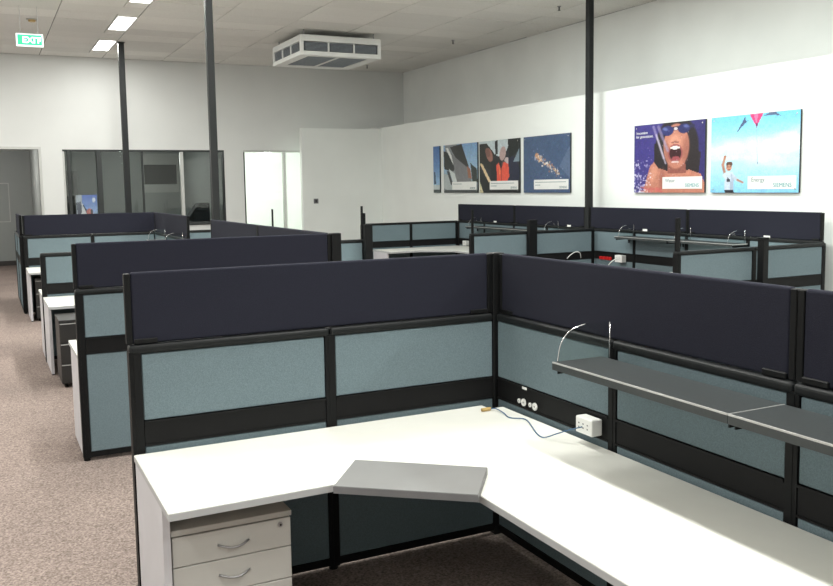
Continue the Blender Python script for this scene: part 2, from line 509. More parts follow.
# own workstation (keyboard platform): back partition and side partition
W_A = 1.836
partition((-W_A, 0, 0), 0, [W_A / 2 + .0, W_A / 2 - .013], 'teal partition behind the white corner desk with the grey keyboard platform', last_post=False)
screen((-W_A - .004, 0), 0, W_A - .006, 'navy screen behind the white corner desk with the grey keyboard platform')
pa = partition((0, -.014, 0), R90, [.933, .925, .93, .93], 'teal partition carrying the long charcoal shelf, the white power box and outlets', first_post=False)
box('corner_post', (-.085, -.011, .0), (-.013, T, ZT), M_BLACK, pa, .004)
screen((0, -.016), R90, 1.85, 'navy screen above the start of the long charcoal shelf, beside the corner post')
screen((0, -1.869), R90, 1.85, 'navy screen above the far continuation of the long charcoal shelf, second from the corner post')
# second screened partition across the aisle
p2 = partition((-W_A, 2.43, 0), 0, [.93, .93], 'teal partition with free fabric down to the carpet, standing behind the nearest corner desk')
box('corner_post', (1.862, -.004, 0), (1.94, T + .004, ZT), M_BLACK, p2, .004)
screen((-W_A - .004, 2.43), 0, 1.864, 'long navy screen directly behind the screen of the keyboard platform desk')
# left spine
partition((.0, 6.375, 0), R90, [.97, .97, .97, .96], 'spine partition running between the screened partition and the first service pole')
screen((.0, 6.36), R90, 1.93, 'navy screen on the spine right next to the tall service pole')
screen((.0, 4.425), R90, 1.91, 'navy screen on the spine, joining the service pole screen end to end')
partition((-W_A, 6.4, 0), 0, [.9, .9], 'low unscreened teal partition behind the desk with the dark loose pedestal')
partition((.16, 6.4, 0), 0, [.92, .92], 'low unscreened teal partition with two thin black uprights at its free end',
          uprights=((1.80, .022, 1.62), (1.83, .03, 1.53)))
partition((.08, 10.57, 0), R90, [1.0, 1.0, 1.0, 1.0], 'low spine partition beyond the service pole, with a screen on its far half')
screen((.08, 10.57), R90, 2.5, 'short-looking navy screen turning off the farthest screened partition')
partition((-W_A, 10.6, 0), 0, [.985, .985], 'farthest screened teal partition near the glazed room')
screen((-W_A - .004, 10.6), 0, 1.975, 'navy screen in front of the glazed room, on the farthest cross partition')
partition((.15, 10.6, 0), 0, [.97, .97], 'low far teal partition in front of the dark monitor window', uprights=((1.92, .025, 1.51),))
partition((-1.89, 12.9, 0), R90, [1.1, 1.1], 'side partition along the aisle at the end of the cubicle row')
screen((-1.89, 12.2), R90, 1.45, 'navy screen seen edge-on along the aisle at the end of the row')
partition((.05, 13.2, 0), R90, [1.25, 1.25], 'low spine partition at the foot of the farthest service pole')
# right cluster along the white wall
XR = 5.82
partition((XR, 6.79, 0), R90, [1.021] * 4, 'spine partition along the white wall under the two big sky and swimmer posters')
screen((XR, 6.79), R90, 2.04, 'navy screen under the swimmer poster, next to the service pole by the white wall')
screen((XR, 4.745), R90, 2.04, 'navy screen under the blue sky poster, at the near end by the white wall')
partition((XR, 10.86, 0), R90, [.99] * 4, 'spine partition along the white wall under the smaller row of posters')
screen((XR, 10.86), R90, 1.975, 'navy screen at the far end of the white wall spine')
screen((XR, 8.88), R90, 1.975, 'navy screen under the dark blue poster, next to the service pole by the white wall')
partition((3.60, 2.53, 0), 0, [1.03, 1.05], 'near low teal cross partition by the white wall, with one slim upright', uprights=((.03, .045, 1.52),))
partition((3.66, 6.6, 0), 0, [1.06, 1.06], 'middle low teal cross partition ending at the white wall service pole', uprights=((.04, .028, 1.525),))
partition((3.78, 10.78, 0), 0, [1.0, 1.0], 'far low teal cross partition in front of the blank white wall')
for x, y, z, w, h, lab in ((4.615, 2.41, 0, .075, 1.30, 'thick black upright column beside the near cross partition'),
                           (4.62, 6.53, 0, .13, 1.36, 'thick black upright column beside the middle cross partition'),
                           (1.985, 6.30, 0, .10, 1.39, 'thick black upright column at the free end with two thin uprights')):
    t = thing('cable_column', lab, 'column', (x, y, z), 0, 'black cable columns')
    h -= z
    box('shaft', (-w / 2, -.04, .012), (w / 2, .04, h - .012), M_BLACK, t, .005)
    box('cap', (-w / 2 - .004, -.044, h - .012), (w / 2 + .004, .044, h), M_BLACK, t, .004)
    box('foot_plate', (-w / 2 - .01, -.06, 0), (w / 2 + .01, .06, .012), M_BLACK, t, .003)

# service poles
for x, y, w, lab in ((.10, 6.43, .082, 'charcoal service pole rising to the ceiling at the near spine'),
                     (.10, 13.33, .105, 'charcoal service pole next to the bright ceiling lights, farthest away'),
                     (5.86, 6.845, .09, 'charcoal service pole between the posters on the white wall')):
    t = thing('service_pole', lab, 'pole', (x, y, 0), 0, 'service poles')
    h = w / 2
    box('shaft', (-h, -h, .01), (h, h, CEIL - .02), M_POLE, t, .008, 2)
    box('base_plate', (-h - .008, -h - .008, 0), (h + .008, h + .008, .01), M_BLACK, t)
    box('ceiling_collar', (-h - .012, -h - .012, CEIL - .02), (h + .012, h + .012, CEIL - .004), M_POLE, t)

# ------------------------------------------------------------------ desks
G_DESK = 'white corner desks'
def corner_desk(xc, yc, sx, sy, label, U=1.83, D=.79, V=1.95, front_gable=True):
    t = thing('corner_desk', label, 'desk', (xc, yc, 0), 0, G_DESK)
    e = .010
    poly = [(.09, e), (U, e), (U, D), (1.20, D - .01), (.775, D + .36), (.775, V), (e, V), (e, .09), (.09, .09)]
    poly = [(sx * u, sy * v) for u, v in poly]
    prism('worktop', poly, .692, .72, M_WHITE, t, .002, M_EDGE)
    def gb(u0, u1, v0, v1):
        xs, ys = sorted((sx * u0, sx * u1)), sorted((sy * v0, sy * v1))
        return (xs[0], ys[0], .012), (xs[1], ys[1], .692)
    for g in (gb(U - .03, U - .002, .03, D - .15), gb(.05, .76, V - .03, V - .002)):
        o = box('gable', *g, M_GABLE, t, .001)
        gx, gy = (g[0][0] + g[1][0]) / 2, (g[0][1] + g[1][1]) / 2
        for s in (-1, 1):
            lx = (g[1][0] - g[0][0]) / 2 - .012 if g[1][0] - g[0][0] > .1 else 0
            ly = (g[1][1] - g[0][1]) / 2 - .03 if g[1][1] - g[0][1] > .1 else 0
            cyl('glide', (gx + s * lx * .9, gy + s * ly, .006), .012, .012, M_BLACK, t, seg=10)
    return t
corner_desk(0, 0, -1, -1, 'large white corner desk with the grey keyboard platform and light drawer pedestal', U=1.836, D=.79, V=3.0)
corner_desk(0, 2.49, -1, 1, 'white corner desk showing only its pale end past the partition with free fabric')
corner_desk(0, 6.4, -1, -1, 'white corner desk behind the dark loose pedestal', D=.93)
corner_desk(0, 6.46, -1, 1, 'white corner desk on the far side of the low unscreened partition', V=1.9)
corner_desk(.07, 10.6, -1, -1, 'white corner desk with a dark pedestal, against the farthest screened partition', U=1.9, D=1.0, V=2.0)
corner_desk(.06, 6.4, 1, -1, 'white corner desk on the hidden side of the spine before the upright column')
corner_desk(.15, 10.6, 1, -1, 'white corner desk against the low far partition by the window', V=1.9)
corner_desk(XR, 2.70, -1, 1, 'white corner desk behind the near cross partition by the white wall')
corner_desk(XR - .09, 6.66, -1, 1, 'white corner desk behind the middle cross partition by the white wall')
corner_desk(XR, 10.78, -1, -1, 'white corner desk in front of the far cross partition by the white wall', V=1.95)

# keyboard platform across the inner corner
pts = [(-1.246, -.872), (-1.052, -.614), (-.628, -.962), (-.818, -1.213)]
t = thing('keyboard_platform', 'grey keyboard platform set across the inner corner of the white desk', 'keyboard platform', (-.94, -.92, .7205), 0)
prism('platform_board', [(x + .94, y + .92) for x, y in pts], 0, .028, M_KEYB, t, .002, M_KEYB2)
# ------------------------------------------------------------------ drawer pedestals
def pedestal(loc, w, d, h, m, label, light, drawers=3):
    t = thing('drawer_pedestal', label, 'pedestal', loc, 0, 'drawer pedestals')
    box('body', (0, .02, .04), (w, d, h - .022), m, t, .002)
    box('top_board', (-.003, .0, h - .022), (w + .003, d, h), m, t, .002)
    hs = [.115, .127, .28] if light else [(h - .07) / 3] * 3
    z = h - .028
    for i, q in enumerate(hs):
        q = min(q, z - .045)
        dr = box('drawer', (.002, .001, z - q), (w - .002, .0195, z), m, t, .002)
        if light:
            zc = q * .5 - .058
            tube('handle', [(-.06 + k * .012, -.010 - .022 * math.sin(math.pi * k / 10), zc - .012 * math.sin(math.pi * k / 10)) for k in range(11)], .0045, M_STEEL, dr)
        else:
            box('pull_lip', (-w / 2 + .004, -.012, q / 2 - .012), (w / 2 - .004, -.0095, q / 2 - .004), M_SLIP, dr)
        z -= q + .004
    if light:
        lk = cyl('lock', (w - .045, -.002, h - .050), .010, .010, M_STEEL, t, 'y')
        cyl('keyhole', (0, -.006, 0), .004, .002, M_BLACK, lk, 'y', 8)
    for a in (.04, w - .04):
        for b in (.06, d - .06):
            cyl('castor', (a, b, .02), .02, .03, M_BLACK, t, 'x', 12)
    return t
pedestal((-1.802, -.63, 0), .465, .55, .592, M_PED, 'light grey three drawer pedestal with curved handles under the nearest corner desk', True)
pedestal((-1.78, 4.93, 0), .43, .52, .65, M_DPED, 'dark grey drawer pedestal standing loose out on the carpet', False)
pedestal((-1.75, 9.75, 0), .43, .52, .62, M_DPED, 'dark grey drawer pedestal tucked under the far desk by the farthest screens', False)

# ------------------------------------------------------------------ shelves with clear bookends
G_SH = 'charcoal partition shelves'
def shelf(xf, y0, y1, label, z=1.12, d=.265):
    """shelf hung on the left face of a spine at x = xf, from y0 down to y1"""
    t = thing('partition_shelf', label, 'shelf', (xf, (y0 + y1) / 2, z), 0, G_SH)
    h = (y0 - y1) / 2
    box('shelf_board', (-d + .0061, -h, -.020), (-.008, h, 0), M_SHELF, t, .002)
    box('lip_highlight', (-d, -h, -.0045), (-d + .006, h, .0015), M_SLIP, t)  # pale strip paints the highlight along the lip's top edge
    box('front_fascia', (-d, -h, -.032), (-d + .0029, h, -.0046), M_SHELF, t)
    box('end_edge', (-d + .0061, -h - .0025, -.012), (-.008, -h, .0012), M_SLIP, t)
    for s in (-1, 1):
        b = boxes('bracket', [((-d + .02, s * (h - .012) - .003, -.05), (-.008, s * (h - .012) + .003, -.0205)),
                              ((-.02, s * (h - .012) - .012, -.10), (-.008, s * (h - .012) + .012, -.03))], M_BLACK, t)
        for k in (-1, 1):
            cyl('screw', (-.022, s * (h - .012) + k * .006, -.085), .0035, .004, M_CHROME, b, 'x', 8)
    return t
def bookend(xf, y, label, z=1.121, d=.265):
    """clear fin whose curved front edge and straight back edge catch the light"""
    t = thing('clear_bookend', label, 'bookend', (xf, y, z), 0, 'clear bookends')
    k = .16                                    # the fin stands a little askew on the shelf
    prof = [(-d + .012, .003), (-d + .016, .03), (-d + .026, .075), (-d + .052, .115), (-d + .088, .140), (-d + .145, .155), (-.04, .158), (-.012, .156), (-.012, .003)]
    P = [(x, -(x + d) * k, zz) for x, zz in prof]
    bm = bmesh.new()
    f = bm.faces.new([bm.verts.new(p) for p in P])
    r = bmesh.ops.extrude_face_region(bm, geom=[f])
    for v in r['geom']:
        if isinstance(v, bmesh.types.BMVert): v.co.y += .002
    link('acrylic_fin', finish(bm, 'acrylic_fin'), M_CLEAR, t)
    tube('curved_glint', P[:6], .0028, M_CHROME, t, 6, 4)  # chrome tubes stand in for light caught on the acrylic edges
    tube('back_glint', [P[7], P[8]], .0028, M_CHROME, t, 6)
    return t
shelf(0, -.885, -1.846, 'long charcoal shelf above the white desk, carrying the clear bookend')
shelf(0, -1.849, -2.80, 'charcoal shelf continuing the long shelf above the white desk')
bookend(0, -.905, 'clear bookend with a bright curved edge at the free end of the nearest charcoal shelf')
shelf(.08, 9.7, 8.1, 'charcoal shelf below the short-looking navy screen near the glazed room')
bookend(.08, 9.6, 'clear bookend with a bright curved edge near the glazed room, at the screen corner')
bookend(.08, 8.3, 'clear bookend with a bright curved edge by the free end of the short-looking screen')
shelf(XR, 5.87, 4.83, 'charcoal shelf below the swimmer poster, before the white power box')
shelf(XR, 4.80, 3.72, 'charcoal shelf below the blue sky poster, behind the near cross partition')
bookend(XR, 5.80, 'clear bookend with a bright curved edge below the swimmer poster')
bookend(XR, 3.80, 'clear bookend with a bright curved edge below the blue sky poster')
bookend(XR, 4.70, 'bright-edged clear bookend behind the slim upright of the near cross partition')
shelf(XR, 10.1, 8.9, 'charcoal shelf at the far end of the white wall spine')
shelf(XR, 8.87, 7.5, 'charcoal shelf behind the middle cross partition by the white wall')
bookend(XR, 10.0, 'clear bookend with a bright curved edge at the far end of the white wall spine')
bookend(XR, 7.6, 'clear bookend with a bright curved edge above the middle cross partition')
for y, lab in ((5.55, 'swimmer poster'), (3.45, 'blue sky poster'), (7.3, 'dark blue poster'), (9.5, 'smaller posters')):
    t = thing('label_card', 'small white label card on the rail below the ' + lab, 'card', (XR + .01, y, ZR), 0, 'small white cards')
    box('card', (-.004, -.045, .001), (.0, .045, .028), M_WPLAST, t)
    box('card_foot', (-.012, -.045, 0), (.0, .045, .001), M_WPLAST, t)

# ------------------------------------------------------------------ power, cables
t = thing('outlet_strip', 'row of four round white outlets on the black cable duct', 'outlets', (0.003, -.30, .78), 0)
for dy, r in ((.073, .0115), (.032, .019), (-.026, .0115), (-.066, .019)):
    c = cyl('outlet_disc', (-.004, dy, 0), r, .006, M_WPLAST, t, 'x', 20)
    cyl('socket_hole', (-.0032, 0, 0), r * .25, .0012, M_KEYB, c, 'x', 10)
t = thing('duct_label', 'tiny white sticker above the four round outlets', 'sticker', (-.003, -.279, .848), 0)
box('sticker', (-.0015, -.02, 0), (0, .02, .013), M_WPLAST, t)
def power_box(x, y, z, s, label):
    t = thing('power_box', label, 'power box', (x, y, z), 0, 'white power boxes')
    box('housing', (-.062 * s, -.115 * s, 0), (-.004, 0, .074 * s), M_WPLAST, t, .006, 2)
    for k in (-.025, -.055, -.085):
        for q in (.027, .045):
            box('socket_slot', (-.063 * s, (k - .004) * s, (q - .002) * s), (-.0615 * s, (k + .004) * s, (q + .004) * s), M_KEYB2, t)
    return t
power_box(0, -.775, .768, 1.0, 'white power box on the duct with the blue cable plugged in')
power_box(XR, 6.08, .735, 1.35, 'white power box on the duct below the swimmer poster')
power_box(XR, 10.55, .735, 1.2, 'white power box on the far desk by the white wall spine')
t = thing('network_cable', 'thin blue cable with a tan plug lying on the white desk', 'cable', (0, 0, .7205), 0)
tube('cable', [(-.115, -.135, .010), (-.09, -.145, .012), (-.085, -.21, .006), (-.105, -.30, .004), (-.062, -.345, .004), (-.06, -.39, .004), (-.105, -.50, .004), (-.15, -.61, .004),
               (-.155, -.67, .006), (-.13, -.72, .03), (-.10, -.78, .06), (-.062, -.825, .080)], .0028, M_BLUE, t, 6, 5)
cyl('plug', (-.135, -.128, .010), .009, .05, M_TAN, t, 'x', 10)
t = thing('red_plug', 'cluster of red plugs on the duct below the swimmer poster', 'plug', (XR, 6.38, .745), 0)
for k in range(4):
    box('red_socket', (-.03, -.14 + k * .07, 0), (-.004, -.09 + k * .07, .045), M_RED, t, .003)
t = thing('wire_loop', 'thin white cable looped out of the black duct of the middle cross partition', 'cable', (5.42, 6.60, .78), 0)
tube('cable', [(-.14, 0, -.01), (-.11, -.03, .04), (-.03, -.05, .085), (.06, -.04, .07), (.11, 0, -.01)], .006, M_WPLAST, t, 6, 5)
t = thing('white_cable', 'pale cable hanging out of the power box below the swimmer poster', 'cable', (XR - .086, 6.02, .78), 0)
tube('cable', [(0, 0, 0), (-.03, .01, .0), (-.07, .06, -.05), (-.08, .12, -.12), (-.05, .15, -.20)], .006, M_WPLAST, t, 6, 4)

# ------------------------------------------------------------------ posters
nr = np.random.RandomState(3)
def raster(W, H, base, ops):
    v, u = np.mgrid[0:H, 0:W]
    u = (u + .5) / W; v = (v + .5) / H
    img = base(u, v)
    for op in ops:
        kind, col, alpha = op[0], np.array(op[1], float), op[2]
        if kind == 'poly':
            pts = op[3]; inside = np.zeros(u.shape, bool); n = len(pts)
            for i in range(n):
                (x1, y1), (x2, y2) = pts[i], pts[(i + 1) % n]
                if y1 == y2: continue
                cond = ((y1 > v) != (y2 > v)) & (u < (x2 - x1) * (v - y1) / (y2 - y1) + x1)
                inside ^= cond
            a = inside * alpha
        elif kind == 'ell':
            cx, cy, rx, ry = op[3][:4]; th = op[3][4] if len(op[3]) > 4 else 0
            du, dv = u - cx, v - cy
            p, q = du * math.cos(th) + dv * math.sin(th), -du * math.sin(th) + dv * math.cos(th)
            d = (p / rx) ** 2 + (q / ry) ** 2
            soft = op[3][5] if len(op[3]) > 5 else .15
            a = np.clip((1 - d) / soft, 0, 1) * alpha
        elif kind == 'line':
            (x1, y1), (x2, y2), w = op[3]
            L2 = (x2 - x1) ** 2 + (y2 - y1) ** 2
            tt = np.clip(((u - x1) * (x2 - x1) + (v - y1) * (y2 - y1)) / L2, 0, 1)
            d = np.hypot(u - x1 - tt * (x2 - x1), v - y1 - tt * (y2 - y1))
            a = np.clip(1.6 - d / w, 0, 1) * alpha
        img = img * (1 - a[..., None]) + col * a[..., None]
    blot = np.kron(nr.normal(0, 1, (H // 4 + 1, W // 4 + 1)), np.ones((4, 4)))[:H, :W, None]
    return np.clip(img * (1 + .018 * blot) + nr.normal(0, 4, img.shape[:2])[..., None], 0, 255)

def poster(y0, y1, z0, z1, img, label, cap, captions, x=XW - .002, gap=.018, group='posters on the white wall', studs=True, lines=()):
    """print facing -X, left edge at y0 (far) and right edge at y1 (near)"""
    t = thing('wall_poster', label, 'poster', (x, (y0 + y1) / 2, z0), 0, group)
    w, h = y0 - y1, z1 - z0
    box('board', (-.030, -w / 2, 0), (-.004, w / 2, h), M_ALU, t)
    H, W = img.shape[:2]
    n = W * H
    us = np.linspace(w / 2 - .001, -w / 2 + .001, W + 1); vs = np.linspace(h - .001, .001, H + 1)
    gy, gz = np.meshgrid(us, vs)
    co = np.stack([np.full(gy.shape, -.0312), gy, gz], -1).reshape(-1, 3)
    idx = np.arange((W + 1) * (H + 1)).reshape(H + 1, W + 1)
    f = np.stack([idx[:-1, :-1], idx[1:, :-1], idx[1:, 1:], idx[:-1, 1:]], -1).reshape(-1, 4)
    me = bpy.data.meshes.new('printed_picture')
    me.from_pydata(co.tolist(), [], f.tolist())
    c = img.reshape(-1, 3) / 255
    c = np.where(c <= .04045, c / 12.92, ((c + .055) / 1.055) ** 2.4)
    c = np.concatenate([c, np.ones((n, 1))], 1)
    at = me.color_attributes.new('print', 'FLOAT_COLOR', 'CORNER')
    at.data.foreach_set('color', np.repeat(c, 4, 0).astype(np.float32).ravel())
    link('printed_picture', me, M_PRINT, t)
    if cap:
        u0, v0, u1, v1 = cap
        cp = box('caption_panel', (-.0335, w / 2 - u1 * w, h - v1 * h), (-.0315, w / 2 - u0 * w, h - v0 * h), M_WPLAST, t)
    for s, u, v, size, m, al in captions:
        text('lettering', s, size, m, t, (-.0345, w / 2 - u * w, h - v * h), (0, -1, 0), (0, 0, 1), align=al)
        if lines:                                  # print too small to read: fine grey rules
            boxes('caption_lines', [((-.0342, w / 2 - ub * w, h - (v0 + dv) * h - .010), (-.0336, w / 2 - (u0 + .03) * w, h - (v0 + dv) * h)) for dv, ub in lines], M_INK, t)
    if studs:
        for u in (.035, .965):
            for v in (.045, .955):
                cyl('stud', (-.0335, w / 2 - u * w, h - v * h), .010, .006, M_CHROME, t, 'x', 10)
    return t

def grain(a, s): return a + nr.normal(0, s, a.shape)
def flat(c, s=4):
    return lambda u, v: grain(np.stack([np.full(u.shape, float(k)) for k in c], -1), s)
def grad(stops, s=4):
    def f(u, v):
        xs = [p for p, _ in stops]
        return grain(np.stack([np.interp(v, xs, [c[k] for _, c in stops]) for k in range(3)], -1), s)
    return f

SKIN, SKIN2, SKIN3 = (186, 122, 102), (214, 152, 128), (140, 82, 72)
ops = [('ell', (40, 34, 92), .7, (.95, .4, .25, .6, 0, .8)), ('ell', (30, 24, 30), 1, (.62, .36, .31, .46)), ('poly', (32, 26, 30), 1, [(.30, .30), (.42, .20), (.46, .72), (.33, .74), (.30, .6)]),
       ('poly', (34, 27, 30), 1, [(.8, .3), (.95, .45), (.92, .75), (.74, .74)]),
       ('poly', SKIN, 1, [(.14, 1), (.24, .62), (.30, .55), (.36, .64), (.52, .70), (.80, .68), (.95, .74), (1, .86), (1, 1)]),
       ('ell', SKIN2, .7, (.30, .72, .06, .14, .2, .8)), ('ell', SKIN3, .6, (.42, .80, .05, .2, .1, .9)),
       ('poly', SKIN3, 1, [(.5, .55), (.74, .55), (.76, .72), (.5, .72)]),
       ('ell', SKIN, 1, (.615, .34, .185, .33)), ('ell', SKIN2, .8, (.60, .27, .11, .12, 0, .9)), ('ell', SKIN3, .55, (.75, .40, .06, .24, .1, .9)), ('ell', SKIN3, .5, (.49, .42, .04, .18, -.1, .9)),
       ('ell', (205, 145, 122), .9, (.60, .24, .035, .06)), ('ell', SKIN3, .8, (.60, .285, .06, .018)),
       ('ell', (150, 78, 78), 1, (.605, .44, .108, .135)), ('ell', (52, 14, 20), 1, (.605, .44, .086, .108)), ('ell', (165, 80, 86), .9, (.61, .515, .055, .035)),
       ('ell', (238, 232, 228), 1, (.60, .362, .072, .022)), ('ell', (225, 215, 212), .8, (.605, .565, .055, .016)),
       ('line', (30, 30, 70), 1, ((.40, .10), (.84, .075), .022)), ('ell', (42, 46, 104), 1, (.49, .115, .09, .075)), ('ell', (38, 40, 92), 1, (.72, .10, .085, .072)),
       ('ell', (110, 124, 180), .8, (.46, .09, .05, .03, .3, .9)), ('ell', (100, 112, 170), .8, (.75, .07, .05, .028, .3, .9)), ('ell', (225, 215, 215), .9, (.607, .095, .028, .02)),
       ('line', (176, 166, 196), .55, ((.29, .04), (.44, .50), .016)), ('line', (150, 140, 176), .7, ((.36, .05), (.50, .40), .016)), ('line', (205, 196, 215), .7, ((.33, .16), (.47, .58), .010)),
       ('line', (120, 108, 150), .4, ((.36, .03), (.42, .22), .02))]
for k in range(150):
    a = nr.rand() ** 1.5 * .26; b = 1 - nr.rand() ** 2 * .5
    ops.append(('ell', (225, 222, 240), .3 + .6 * nr.rand(), (a, b, .006 + .012 * nr.rand(), .006 + .014 * nr.rand(), 0, .6)))
for k in range(40):
    ops.append(('ell', (215, 205, 225), .5, (.2 + .6 * nr.rand(), .1 + .75 * nr.rand(), .006, .007, 0, .6)))
for k in range(26):
    ops.append(('ell', (190, 96, 92), .6, (.12 + .3 * nr.rand(), .92 + .07 * nr.rand(), .03, .02, 0, .8)))
imgA = raster(112, 80, flat((58, 50, 124)), ops)
ZP0, ZP1 = 1.722, 2.672
poster(6.07, 4.695, ZP0, ZP1, imgA, 'swimmer poster: shouting child in dark goggles splashed with water on purple', (.43, .775, .97, .945),
       [('Innovation', .035, .135, .055, M_WHITEINK, 'LEFT'), ('for generations.', .035, .19, .055, M_WHITEINK, 'LEFT'), ('Water', .47, .85, .07, M_INK, 'LEFT'), ('SIEMENS', .93, .92, .068, M_TEALINK, 'RIGHT')])

ops = []
for k in range(60):
    ops.append(('ell', (226, 240, 248), .16 + .16 * nr.rand(), (nr.rand(), .32 + .3 * nr.rand() * nr.rand() + .1 * nr.rand(), .08 + .14 * nr.rand(), .03 + .06 * nr.rand(), 0, 1)))
for k in range(22):
    ops.append(('ell', (232, 243, 250), .25, (.72 + .28 * nr.rand(), .2 + .3 * nr.rand(), .07 + .1 * nr.rand(), .03 + .05 * nr.rand(), 0, 1)))
ops += [('poly', (212, 58, 118), 1, [(.455, 0), (.61, 0), (.535, .165)]), ('poly', (236, 110, 158), 1, [(.50, 0), (.555, 0), (.535, .13)]), ('poly', (120, 40, 90), 1, [(.52, .12), (.555, .12), (.537, .18)]),
        ('poly', (74, 92, 128), 1, [(.30, .235), (.405, .02), (.415, .085), (.44, .075), (.385, .13)]), ('poly', (82, 98, 132), 1, [(.62, .03), (.68, 0), (.74, .0), (.80, .055), (.72, .035)]),
        ('line', (150, 180, 205), .6, ((.535, .18), (.555, .62), .004)), ('ell', (90, 110, 140), 1, (.555, .62, .006, .018)),
        ('line', (168, 118, 96), 1, ((.175, .74), (.148, .63), .014)), ('line', (176, 124, 100), 1, ((.150, .64), (.172, .535), .013)), ('ell', (176, 122, 98), 1, (.176, .525, .016, .02)),
        ('poly', (196, 208, 224), 1, [(.155, .755), (.20, .72), (.27, .73), (.315, .80), (.285, .83), (.28, .985), (.175, .985), (.18, .82), (.15, .79)]),
        ('poly', (150, 166, 190), .7, [(.25, .75), (.29, .80), (.28, .98), (.24, .98)]),
        ('line', (186, 196, 212), 1, ((.28, .79), (.33, .835), .018)), ('line', (172, 122, 98), 1, ((.33, .835), (.39, .868), .011)),
        ('poly', (38, 38, 52), .9, [(.20, .83), (.215, .79), (.225, .82), (.245, .82), (.24, .86), (.20, .86)]),
        ('ell', (196, 140, 116), 1, (.225, .665, .034, .056)), ('ell', (88, 60, 46), 1, (.228, .625, .040, .036)), ('ell', (196, 140, 116), 1, (.225, .668, .028, .034)),
        ('ell', (120, 60, 55), .9, (.228, .695, .013, .008)), ('line', (80, 60, 52), .8, ((.207, .66), (.217, .66), .004)), ('line', (80, 60, 52), .8, ((.234, .66), (.244, .66), .004)),
        ('poly', (34, 36, 48), 1, [(.178, .965), (.282, .965), (.29, 1), (.18, 1)])]
imgB = raster(120, 84, grad([(0, (112, 196, 236)), (.22, (146, 212, 240)), (.42, (198, 229, 246)), (.65, (176, 219, 243)), (1, (132, 199, 236))], 3), ops)
poster(4.59, 3.225, ZP0, ZP1, imgB, 'blue sky poster: child in a pale shirt flying a pink kite', (.45, .79, .975, .955),
       [('Energy', .49, .86, .075, M_INK, 'LEFT'), ('SIEMENS', .93, .93, .072, M_TEALINK, 'RIGHT')])

ops = [('ell', (64, 84, 116), .5, (.5, .3, .6, .4, 0, 1)), ('poly', (96, 112, 140), .7, [(1, .2), (1, .75), (.78, .55)])]
for k in range(90):
    s = nr.rand(); a = .26 + .52 * s + nr.normal(0, .022); b = .33 + .34 * s + nr.normal(0, .035)
    c = [(224, 190, 150), (196, 140, 96), (236, 226, 220), (168, 112, 84), (150, 160, 184)][nr.randint(5)]
    ops.append(('ell', c, .8, (a, b, .010 + .02 * nr.rand() * (1.3 - s), .010 + .022 * nr.rand() * (1.3 - s), nr.rand(), .5)))
for k in range(30):
    s = nr.rand(); ops.append(('ell', (160, 176, 204), .7, (.2 + .66 * s + nr.normal(0, .05), .3 + .4 * s + nr.normal(0, .06), .008, .010, 0, .6)))
imgC = raster(84, 68, flat((66, 86, 118), 5), ops)
poster(8.94, 7.60, ZP0, ZP1, imgC, 'dark blue poster with a glowing string of lights across it', (.24, .77, .97, .94),
       [('SIEMENS', .94, .925, .055, M_INK, 'RIGHT')], lines=((.04, .92), (.09, .38)))

ops = [('poly', (190, 202, 206), 1, [(0, 0), (.8, 0), (.62, .35), (.42, .28), (0, .1)]), ('poly', (34, 34, 32), 1, [(0, .05), (.2, .05), (.42, .28), (.30, .55), (0, .5)]),
       ('ell', (150, 104, 92), 1, (.26, .27, .08, .15, -.4)), ('ell', (120, 80, 72), 1, (.22, .22, .06, .1, -.4)), ('poly', (24, 26, 30), 1, [(.40, .02), (.47, .0), (.48, .26), (.42, .28)]),
       ('poly', (26, 26, 32), 1, [(.3, .4), (.5, .3), (.62, .5), (.6, .8), (.3, .8)]), ('ell', (176, 150, 146), 1, (.60, .26, .08, .14, .2)), ('ell', (205, 190, 190), .9, (.70, .40, .06, .07)), ('ell', (100, 70, 70), 1, (.63, .46, .06, .06)),
       ('poly', (30, 34, 58), 1, [(.74, .3), (.9, .35), (1, .55), (1, .78), (.74, .78)]), ('poly', (22, 28, 28), 1, [(.72, 0), (1, 0), (1, .22), (.76, .36)]), ('poly', (120, 138, 150), 1, [(1, .18), (1, .42), (.86, .42)]),
       ('poly', (224, 86, 66), 1, [(.44, .48), (.50, .42), (.56, .58), (.62, .42), (.74, .46), (.76, .70), (.68, .82), (.46, .80)]), ('poly', (120, 34, 34), .9, [(.555, .5), (.575, .5), (.575, .8), (.555, .8)]), ('poly', (240, 150, 90), .8, [(.5, .44), (.54, .6), (.52, .7)]),
       ('poly', (216, 190, 150), 1, [(0, .42), (.08, .44), (.30, .78), (.24, .80)]), ('poly', (18, 18, 22), 1, [(0, .5), (.24, .8), (.26, 1), (.1, 1), (0, .8)]), ('poly', (206, 196, 160), 1, [(0, .78), (.10, 1), (0, 1)]), ('poly', (20, 20, 24), 1, [(.1, .95), (1, .95), (1, 1), (.1, 1)])]
imgD = raster(84, 68, flat((40, 42, 48), 6), ops)
poster(10.435, 9.07, ZP0, ZP1, imgD, 'poster of a worker in a white helmet holding a bright orange object', (.27, .775, .97, .94),
       [('SIEMENS', .94, .925, .055, M_INK, 'RIGHT')], lines=((.04, .88), (.09, .45)))

